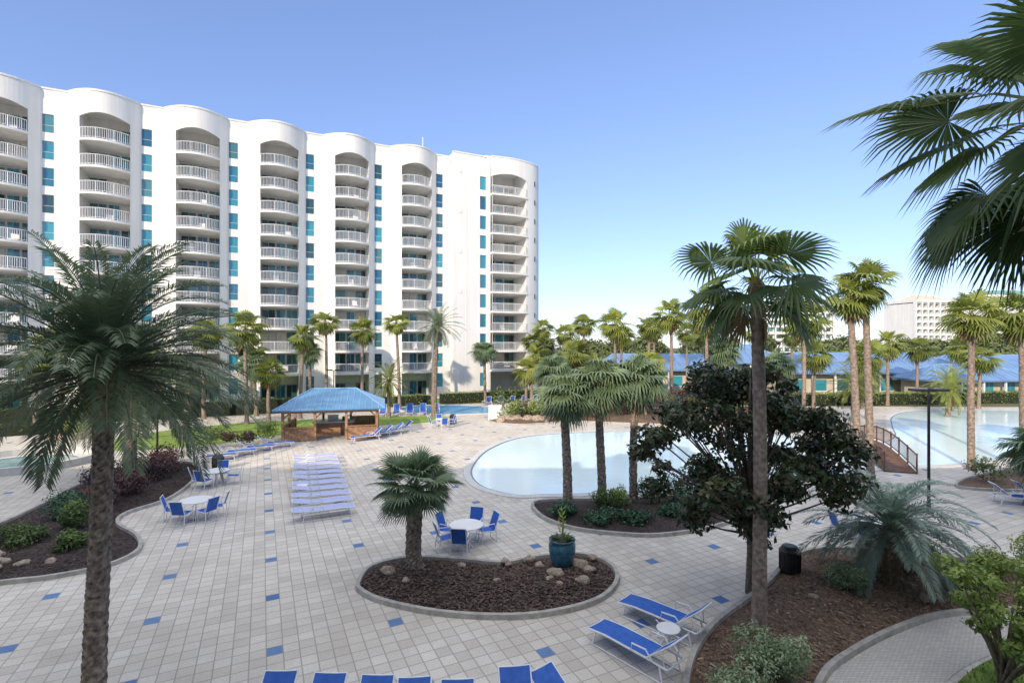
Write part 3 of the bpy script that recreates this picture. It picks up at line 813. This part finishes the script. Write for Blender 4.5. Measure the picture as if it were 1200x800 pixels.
hedge([(-60,33),(-40,39.5),(-33.5,43)], 1.2, .9)
hedge([(-20,57),(-10,61.5)], 1.3, 1.2, M_shrubl); hedge([(-8.5,62),(2,67),(6,68)], 1.6, 1.3, M_shrubl)
hedge([(30,60),(44,61),(70,64)], 1.6, 1.4, M_shrubl)
hedge([(8,60),(28,62)], 1.6, 1.6, M_shrub)

mb = MB(); rr = random.Random(31)
def farmass(x0, x1, y0, y1, h0, h1, n, size):
    for i in range(n):
        x = rr.uniform(x0, x1); y = rr.uniform(y0, y1)
        H = h0+(h1-h0)*(.5+.9*noise.noise(Vector((x*.09, y*.05, 3))))
        r = rr.uniform(2.2,4.5)
        c = (x, y, H-r*.6)
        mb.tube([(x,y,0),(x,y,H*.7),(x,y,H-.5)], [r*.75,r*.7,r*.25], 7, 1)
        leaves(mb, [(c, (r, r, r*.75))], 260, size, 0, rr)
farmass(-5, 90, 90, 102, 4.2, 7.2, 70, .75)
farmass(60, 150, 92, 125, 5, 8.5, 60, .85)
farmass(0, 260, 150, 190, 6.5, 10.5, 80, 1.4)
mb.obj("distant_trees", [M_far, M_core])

# ------------------------------------------------------------------ FURNITURE
def lounger_mesh(fab, back=32, name="lounger"):
    mb = MB(); b = math.radians(back); w = .31
    hx, hz = .55, .36
    ex, ez = hx+.78*math.cos(b), hz+.78*math.sin(b)
    for s in (-1, 1):
        mb.tube([(-1.1,s*w,.30),(-.6,s*w,.36),(hx,s*w,hz),(1.05,s*w,.34)], .022, 6, 1)
        mb.tube([(hx,s*w*.97,hz+.02),(ex,s*w*.97,ez)], .02, 6, 1)
        mb.tube([(-.85,s*w,.34),(-.95,s*(w+.03),0)], .02, 6, 1); mb.tube([(.85,s*w,.34),(.95,s*(w+.03),0)], .02, 6, 1)
        mb.tube([(-.95,s*(w+.03),.02),(.95,s*(w+.03),.02)], .016, 6, 1)
        mb.tube([(hx+.5*math.cos(b),s*w*.9,hz+.5*math.sin(b)),(.95,s*w*.9,.35)], .012, 5, 1)
        mb.tube([(.15,s*(w+.03),.37),(.2,s*(w+.05),.55),(.55,s*(w+.05),.57),(.7,s*(w+.03),.38)], .018, 6, 1)
    for x, z in ((-1.1,.30),(ex,ez),(1.05,.34)): mb.tube([(x,-w,z),(x,w,z)], .02, 6, 1)
    def strip(P):
        vs = []; fs = []
        for i, p in enumerate(P):
            for y, dz in ((-w+.02,0),(-.1,-.012),(.1,-.012),(w-.02,0)): vs.append((p[0], y, p[1]+dz))
        for i in range(len(P)-1):
            for k in range(3): fs.append((i*4+k, i*4+k+1, (i+1)*4+k+1, (i+1)*4+k))
        mb.add(vs, fs, 0)
    strip([(-1.09,.325),(-.8,.355),(-.5,.375),(0,.378),(hx-.03,hz+.022)])
    strip([(hx+.01,hz+.04),(hx+.4*math.cos(b),hz+.4*math.sin(b)+.02),(ex-.02,ez+.02)])
    return mb.mesh(name, [fab, M_whiteplastic])
LG = [lounger_mesh(M_blue, a) for a in (28, 42, 58)]
LGF = [lounger_mesh(M_lav, a) for a in (6, 12)]
def lounge(x, y, deg, k=0, flat=False):
    return inst("sun_lounger", (LGF if flat else LG)[k], (x, y, .006), math.radians(deg))
for i, x in enumerate([-4.3,-3.4,-2.5,-1.7,-.95]): lounge(x, 8.5-.06*i, 90+R.uniform(-5,5), 1)
lounge(.18, 8.65, 97, 1); lounge(1.3, 9.0, 128, 0)
lounge(2.75, 11.5, -50, 1); lounge(3.75, 12.8, -46, 1)
for i in range(11):
    t = i/10; lounge(-7.6-4.2*t, 21.0+10.0*t, 206+R.uniform(-3,3), i % 2, True)
for x, y, d in [(-17.9,31.0,40),(-17.4,32.4,38),(-16.9,33.8,36),(-16.2,35.2,30)]: lounge(x, y, d+180, 1)
for x, y, d in [(-10.8,37.8,30),(-10.3,39.0,30),(-9.7,40.2,30),(-9.2,41.3,30)]: lounge(x, y, d, 1)
for i in range(5): lounge(-13+1.3*i, 51.5+.3*i, 100, 2)
for i in range(5): lounge(-3+1.4*i, 61.2+.5*i, -70, 2)
for i in range(4): lounge(22.5+1.3*i, 22.5+.3*i, 160, 1)
def chair_mesh():
    mb = MB(); w = .27
    for s in (-1, 1):
        mb.tube([(.28,s*w,0),(.24,s*w,.42),(.26,s*w,.64),(-.2,s*w,.66),(-.26,s*w,.42),(-.3,s*w,0)], .017, 6, 1)
        mb.tube([(.26,s*w*.93,.43),(-.22,s*w*.93,.39),(-.42,s*w*.93,.98)], .016, 6, 1)
    mb.tube([(-.42,-w,.98),(-.42,w,.98)], .016, 6, 1); mb.tube([(.26,-w,.43),(.26,w,.43)], .016, 6, 1)
    mb.tube([(-.3,-w,.02),(-.3,w,.02)], .014, 6, 1); mb.tube([(.28,-w,.02),(.28,w,.02)], .014, 6, 1)
    P = [(.26,.445),(0,.415),(-.2,.405),(-.235,.46),(-.33,.74),(-.415,.985)]; vs = []; fs = []
    for p in P:
        for y in (-w+.03, w-.03): vs.append((p[0], y, p[1]))
    for i in range(len(P)-1): fs.append((i*2, i*2+1, i*2+3, i*2+2))
    mb.add(vs, fs, 0)
    return mb.mesh("chair", [M_blue, M_whiteplastic])
CH = chair_mesh()
def table_mesh(r=.6, h=.72):
    mb = MB()
    mb.lathe([(r-.02,h-.03),(r,h-.015),(r,h),(r-.02,h+.012),(.03,h+.012)], 28, 0)
    mb.tube([(0,0,.02),(0,0,h-.03)], .028, 10, 0)
    for k in range(4):
        a = k*math.pi/2+.4
        mb.tube([(0,0,.3),(math.cos(a)*.25,math.sin(a)*.25,.08),(math.cos(a)*.42,math.sin(a)*.42,.01)], .018, 6, 0)
        mb.tube([(0,0,h-.1),(math.cos(a)*.45,math.sin(a)*.45,h-.03)], .012, 6, 0)
    return mb.mesh("table", [M_whiteplastic])
TB = table_mesh(); TBS = table_mesh(.27, .42)
def dining(x, y, angs, dist=.78):
    inst("patio_table", TB, (x, y, .006), .3)
    for a in angs:
        a = math.radians(a)
        inst("patio_chair", CH, (x+math.cos(a)*dist, y+math.sin(a)*dist, .006), a+math.pi+R.uniform(-.2,.2))
dining(-1.6,18.0,(-100,-150,30,75,150)); dining(-12.9,20.9,(-95,-160,20,-30)); dining(-14.9,25.8,(-100,-150,20,100)); dining(12.8,18.5,(-120,170,20))
dining(-6,44,(20,110,200,290))
inst("side_table", TBS, (3.65,11.95,.006), 0)
inst("side_table", TBS, (-9.9,24.2,.006), 0)

def boulder(x, y, r, z=.12, sd=0):
    import bmesh
    bm = bmesh.new(); bmesh.ops.create_icosphere(bm, subdivisions=3, radius=1)
    for v in bm.verts:
        n = noise.noise(v.co*1.1+Vector((sd*3.1,sd,0)))*.45+noise.noise(v.co*3+Vector((0,sd,0)))*.12
        v.co *= 1+n; v.co.z *= .68
    me = bpy.data.meshes.new("boulder"); bm.to_mesh(me); bm.free()
    for p in me.polygons: p.use_smooth = True
    me.materials.append(M_rock)
    inst("boulder", me, (x, y, z+r*.3), sd*1.3, (r*1.15, r*.9, r))
B = [(-3.75,15.5,.2),(-3.1,14.9,.12),(-1.55,15.9,.13),(-.45,14.9,.11),(-.2,16.2,.16),(.55,16.35,.17),(.85,15.9,.15),(1.3,15.3,.22),(1.1,15.0,.12),(2.1,15.9,.24),(2.35,15.6,.17),(2.6,16.5,.15),(2.05,14.85,.19),(1.75,16.5,.16),(1.35,14.7,.1),(-.1,16.0,.1)]
for i, b in enumerate(B): boulder(*b, .14, i)
for i, b in enumerate([(-16.6,16.4,.25),(-16.0,16.1,.2),(-15.3,16.0,.17),(-17.3,16.3,.28),(-14.6,16.2,.15),(-17.9,18.8,.2),(-17,15.6,.18),(-18.4,15.6,.24),(-13.6,16.9,.15),(-15.8,15.6,.16),(-14.1,17.6,.16)]): boulder(*b, .15, i+30)
for i in range(16): boulder(-1.2+R.uniform(0,5), 46.6+R.uniform(-.4,1.6), R.uniform(.25,.6), .1, i+50)
for i in range(5): boulder(7.2+R.uniform(0,5.5), 14.2+R.uniform(-.6,2.0), R.uniform(.1,.16), .14, i+80)

e = empty("plant_pot", (1.56, 15.95, .16))
mb = MB(); mb.lathe([(.26,0),(.30,.03),(.37,.25),(.42,.5),(.42,.68),(.38,.76),(.41,.80),(.41,.84),(.36,.84),(.35,.76),(.05,.75)], 32)
mb.obj("pot", [M_pot], smooth=True, parent=e)
mb = MB(); rr = random.Random(2)
mb.lathe([(.34,.77),(.02,.79)], 16, 1)
for i in range(34):
    a = rr.uniform(0,6.28); el = rr.uniform(.2,1.3); L = rr.uniform(.2,.42); d = Vector((math.cos(a)*math.cos(el), math.sin(a)*math.cos(el), math.sin(el)))
    p = Vector((math.cos(a)*.12, math.sin(a)*.12, .78)); s = Vector((-math.sin(a), math.cos(a), 0))*.03
    mb.add([p, p+d*L*.5+s, p+d*L-Vector((0,0,.06)), p+d*L*.5-s], [(0,1,2,3)], 0, rr.random())
mb.tube([(0,0,.78),(.03,0,1.2),(0,.02,1.75)], [.035,.028,.01], 6, 2)
for i in range(22):
    z = .95+i*.038; a = i*2.4; mb.add([(0,0,z),(math.cos(a)*.08-.025,math.sin(a)*.08,z+.05),(math.cos(a)*.14,math.sin(a)*.14,z+.15),(math.cos(a)*.08+.025,math.sin(a)*.08,z+.05)], [(0,1,2,3)], 2, .8)
mb.obj("plant", [M_shrub, M_mulch, M_shrubl], parent=e)

def trash(x, y, s=1.0):
    mb = MB(); mb.lathe([(.27,0),(.29,.04),(.29,.66),(.31,.68),(.31,.72),(.27,.76),(.20,.86),(.12,.88),(.02,.885)], 24)
    for k in range(24):
        a = k*math.pi/12; c, s_ = math.cos(a), math.sin(a)
        mb.tube([(c*.297,s_*.297,.06),(c*.297,s_*.297,.64)], .012, 4)
    mb.obj("trash_can", [M_black], loc=(x, y, .006))
trash(8.55,15.75); trash(-16.6,28.9); trash(-5.3,46)

def lamp(x, y, h, heads=2, rz=0):
    mb = MB(); mb.lathe([(.16,0),(.16,.04),(.10,.10),(.065,.5)], 12); mb.tube([(0,0,.4),(0,0,h)], [.06,.05], 10)
    mb.tube([(-.35,0,h-.02),(.35,0,h-.02)], .03, 6)
    mb.box(-.72,-.12,-.2,.2,h,h+.1); mb.box(.12,.72,-.2,.2,h,h+.1)
    mb.box(-.67,-.17,-.15,.15,h-.012,h-.001,1); mb.box(.17,.67,-.15,.15,h-.012,h-.001,1)
    mb.obj("street_lamp", [M_black, M_frame], loc=(x, y, 0), rz=rz)
lamp(17.5,21.5,5.1); lamp(-21.2,30.6,4.8,rz=1.2); lamp(-18.8,54,4.4,rz=.3)

def hip(mb, hx, hy, z0, z1, rh, m=0, rib=.45, rm=None, t=.08):
    rm = m if rm is None else rm
    vs = [(-hx,-hy,z0),(hx,-hy,z0),(hx,hy,z0),(-hx,hy,z0),(-rh,0,z1),(rh,0,z1)]
    mb.add(vs, [(0,1,5,4),(1,2,5),(2,3,4,5),(3,0,4)], m)
    lo = [(x,y,z-t) for x,y,z in vs[:4]]
    mb.add(vs[:4]+lo, [(0,4,5,1),(1,5,6,2),(2,6,7,3),(3,7,4,0),(7,6,5,4)], m)
    n = int(2*hx/rib)
    for i in range(1, n):
        x = -hx+2*hx*i/n; f = 1.0 if abs(x) <= rh else (hx-abs(x))/(hx-rh)
        for s in (-1, 1):
            if f > .05: mb.tube([(x,s*hy,z0+.015),(x,s*hy*(1-f),z0+(z1-z0)*f+.015)], .026, 4, rm)
    n = int(2*hy/rib)
    for i in range(1, n):
        y = -hy+2*hy*i/n; f = (hy-abs(y))/hy
        for s in (-1, 1):
            mb.tube([(s*hx,y,z0+.015),(s*(hx-(hx-rh)*f),y,z0+(z1-z0)*f+.015)], .026, 4, rm)
    mb.tube([(-rh,0,z1+.02),(rh,0,z1+.02)], .06, 6, rm)
    for sx in (-1,1):
        for sy in (-1,1): mb.tube([(sx*hx,sy*hy,z0+.02),(sx*rh,0,z1+.02)], .045, 5, rm)
e = empty("bar_gazebo", (-14.1, 40.6, 0), math.radians(14))
mb = MB(); hip(mb, 3.9, 3.3, 2.35, 3.6, 1.7, rm=1); mb.obj("roof", [M_roof, M_roofrib], parent=e)
mb = MB()
for x in (-3.3,-1.1,1.1,3.3):
    for y in (-2.7,2.7): mb.box(x-.09,x+.09,y-.09,y+.09,0,2.26)
for x in (-3.3,3.3): mb.box(x-.09,x+.09,-.09,.09,0,2.26)
for y in (-2.7,2.7): mb.box(-3.4,3.4,y-.06,y+.06,2.05,2.24)
for x in (-3.3,3.3): mb.box(x-.06,x+.06,-2.62,2.62,2.03,2.22)
for x0, x1, y in ((-3.2,-1.2,-2.7),(1.2,3.2,-2.7),(1.2,3.2,2.7)):
    n = 12
    for i in range(n): mb.box(x0+(x1-x0)*i/n+.005, x0+(x1-x0)*(i+1)/n-.005, y-.03, y+.03, .06, .98)
    mb.box(x0, x1, y-.16, y+.1, .99, 1.05)
for x in (-3.3,3.3):
    for i in range(16): mb.box(x-.03, x+.03, -2.5+.32*i, -2.2+.32*i, .06, .98)
    mb.box(x-.1, x+.1, -2.5, 2.6, .99, 1.05)
for sx in (-1,1):
    for x in (-3.3,-1.1,1.1,3.3): mb.tube([(x,sx*2.7,1.65),(x+(.5 if x < 3 else -.5),sx*2.7,2.1)], .05, 4)
mb.obj("wood_frame", [M_wood], parent=e)
mb = MB()
mb.box(-1.4,1.4,-.5,.5,0,1.0,0); mb.box(-1.55,1.55,-.65,.65,1.0,1.07,1)
mb.box(-.5,.3,.1,.45,1.07,1.5,1); mb.box(.6,1.0,.1,.45,1.07,1.35,2)
mb.obj("bar_counter", [M_wood, M_whiteplastic, M_black], parent=e)

e = empty("clubhouse", (0,0,0))
def block(x, y, hx, hy, ze, zr, rh, rz=0):
    sub = empty("wing", (x, y, 0), rz); sub.parent = e
    mb = MB(); hip(mb, hx, hy, ze, zr, rh, rib=.8, rm=1, t=.2); mb.obj("roof", [M_roof2, M_roofrib], parent=sub)
    mb = MB(); mb.box(-hx+1,hx-1,-hy+1.4,hy-1,0,ze-.22)
    n = int(2*hx/3)
    for i in range(n):
        xx = -hx+1.4+3*i
        mb.box(xx,xx+1.5,-hy+1.33,-hy+1.41,.9,2.4,1,R.random())
        mb.box(xx-.1,xx+1.6,-hy+1.30,-hy+1.36,.78,.88,2)
        mb.box(xx+2.0,xx+2.2,-hy+.3,-hy+.5,0,ze-.21,2)
    mb.obj("walls", [M_tan, M_glass, M_whiteplastic], parent=sub)
block(24, 82, 10, 5.5, 3.4, 5.7, 8)
block(50, 74, 13, 5.5, 3.4, 6.0, 9)
block(38, 83, 5, 5, 4.4, 7.2, .6)
block(72, 78, 9, 5, 3.3, 5.6, 6)
block(58, 66, 7, 3.6, 2.8, 4.6, 4, .1)

def tower(x, y, w, d, floors, fh=3.0, rz=0, roof=None, bays=8):
    e = empty("distant_apartment_tower", (x, y, 0), rz); mb = MB(); H = floors*fh
    mb.box(-w/2, w/2, -d/2, d/2, 0, H, 0)
    for f in range(floors):
        mb.box(-w/2-.1, w/2+.1, -d/2-1.4, -d/2, f*fh+fh-.25, f*fh+fh, 0)
        for b in range(bays):
            x0 = -w/2+w*b/bays
            mb.box(x0+w/bays*.15, x0+w/bays*.8, -d/2-.08, -d/2+.02, f*fh+.2, f*fh+2.4, 1, R.random())
            mb.box(x0+w/bays*.1, x0+w/bays*.85, -d/2-1.38, -d/2-1.3, f*fh+.0, f*fh+.95, 0)
    for b in range(bays+1):
        x0 = -w/2+w*b/bays; mb.box(x0-.3,x0+.3,-d/2-1.6,-d/2-.1,0,H+.4,0)
    mb.box(-w/2-.2, w/2+.2, -d/2-1.7, d/2+.2, H+.4, H+1.6, 0)
    mb.obj("walls", [M_white, M_door], parent=e)
    m2 = MB(); hip(m2, w*.3, d*.45, H+1.6, H+4.5, w*.18, rib=3); m2.obj("roof", [roof or M_tan], parent=e)
M_groof = noisy("green_copper_roof", (0.12,0.26,0.22), (0.18,0.34,0.29), 1, 0.6, 0)
tower(200, 250, 26, 16, 9, 3.0, .15)
tower(236, 245, 38, 16, 9, 3.2, .05, M_groof, 11)
tower(138, 252, 30, 14, 8, 3.2, -.1, None, 8)

e = empty("footbridge", (0,0,0)); mb = MB()
A = Vector((21.4,28.2,0)); Bv = Vector((25.0,38.2,0)); d = (Bv-A).normalized(); s = Vector((d.y,-d.x,0)); L = (Bv-A).length; N = 36
def bz(t): return .08+.62*math.sin(math.pi*t)
for i in range(N):
    t0, t1 = i/N, (i+.9)/N
    p = [A+d*L*t0-s*.75+Vector((0,0,bz(t0))), A+d*L*t0+s*.75+Vector((0,0,bz(t0))), A+d*L*t1+s*.75+Vector((0,0,bz(t1))), A+d*L*t1-s*.75+Vector((0,0,bz(t1)))]
    q = [v-Vector((0,0,.07)) for v in p]
    mb.add(p+q, [(0,1,2,3),(7,6,5,4),(0,4,5,1),(1,5,6,2),(2,6,7,3),(3,7,4,0)], 0)
for sg in (-1,1):
    mb.tube([A+d*L*i/20+s*sg*.75+Vector((0,0,bz(i/20)+.95)) for i in range(21)], .045, 6, 0)
    mb.tube([A+d*L*i/20+s*sg*.75+Vector((0,0,bz(i/20)+.15)) for i in range(21)], .03, 6, 0)
    mb.tube([A+d*L*i/20+s*sg*.7+Vector((0,0,bz(i/20)-.15)) for i in range(21)], .08, 6, 0)
    for i in range(0, 73):
        p = A+d*L*i/72+s*sg*.75+Vector((0,0,bz(i/72)))
        r = .05 if i % 9 == 0 else .013
        mb.tube([p+Vector((0,0,-.1 if i%9==0 else .12)), p+Vector((0,0,1.05 if i%9==0 else .93))], r, 4)
mb.obj("deck_and_railings", [M_wooddk], parent=e)

mb = MB(); rg = [(-33.5+1.5*math.cos(a*math.pi/16), 39.2+1.5*math.sin(a*math.pi/16)) for a in range(32)]
kerb(mb, rg, .3, .5); mb.obj("brick_planter", [M_brick])
shrub("flowering_shrub", -33.5, 39.2, 1.4, 1.1, M_shrubl, 1200, .14, stems=False)
shrub("green_shrub", -21.0, 36.0, 1.1, 1.4, M_shrub, 900, .15, stems=False)
shrub("green_shrub", -17.6, 36.9, 1.0, 1.5, M_shrubl, 900, .15, stems=False)
for x, y in [(-18.6,36.2),(-19.7,35.6)]: shrub("purple_shrub", x, y, .9, .9, M_shrubr, 700, .15, stems=False)
mb = MB(); mb.box(-.6,.6,-.4,.4,0,1.3); mb.box(-.66,.66,-.46,.46,1.3,1.38); mb.box(-.5,.5,-.42,-.4,.15,1.2)
mb.obj("towel_cabinet", [M_whiteplastic], loc=(-1.6,48.4,0))

# ------------------------------------------------------------------ CAMERA, LIGHT, SKY
cam = bpy.data.cameras.new("camera"); co = bpy.data.objects.new("camera", cam); COL.objects.link(co)
cam.lens = 18; cam.sensor_width = 36; cam.clip_end = 4000; cam.clip_start = .05
cam.shift_y = .0042
co.location = (0,0,7); co.rotation_euler = (math.radians(90),0,0)
scene.camera = co
EL = math.radians(25); AZ = math.atan2(-.42, -.91)
Sdir = Vector((math.sin(AZ)*math.cos(EL), math.cos(AZ)*math.cos(EL), math.sin(EL)))
sun = bpy.data.lights.new("sun", 'SUN'); sun.energy = 4.6; sun.angle = math.radians(.5); sun.color = (1,.85,.66)
so = bpy.data.objects.new("sun", sun); COL.objects.link(so); so.rotation_euler = (-Sdir).to_track_quat('-Z','Y').to_euler()
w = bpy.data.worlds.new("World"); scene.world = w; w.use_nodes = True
nt = w.node_tree; bg = nt.nodes["Background"]
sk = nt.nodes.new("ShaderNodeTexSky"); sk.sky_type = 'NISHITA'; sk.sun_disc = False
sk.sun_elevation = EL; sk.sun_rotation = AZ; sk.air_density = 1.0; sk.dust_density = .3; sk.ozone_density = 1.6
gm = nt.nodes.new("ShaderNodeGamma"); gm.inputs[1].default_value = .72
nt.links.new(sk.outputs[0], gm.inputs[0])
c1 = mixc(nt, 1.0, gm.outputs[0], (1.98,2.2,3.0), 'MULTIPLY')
# overhead sky brightened above the view, added fill light for the shaded courtyard
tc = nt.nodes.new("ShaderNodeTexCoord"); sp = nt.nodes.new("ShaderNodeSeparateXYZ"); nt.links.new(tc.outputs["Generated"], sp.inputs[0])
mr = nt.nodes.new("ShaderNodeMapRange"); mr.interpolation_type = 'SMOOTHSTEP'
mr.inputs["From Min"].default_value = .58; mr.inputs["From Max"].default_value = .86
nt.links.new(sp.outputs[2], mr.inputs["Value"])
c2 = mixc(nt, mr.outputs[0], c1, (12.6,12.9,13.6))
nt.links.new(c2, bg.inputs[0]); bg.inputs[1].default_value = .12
scene.view_settings.view_transform = 'Standard'; scene.view_settings.look = 'None'; scene.view_settings.exposure = 0
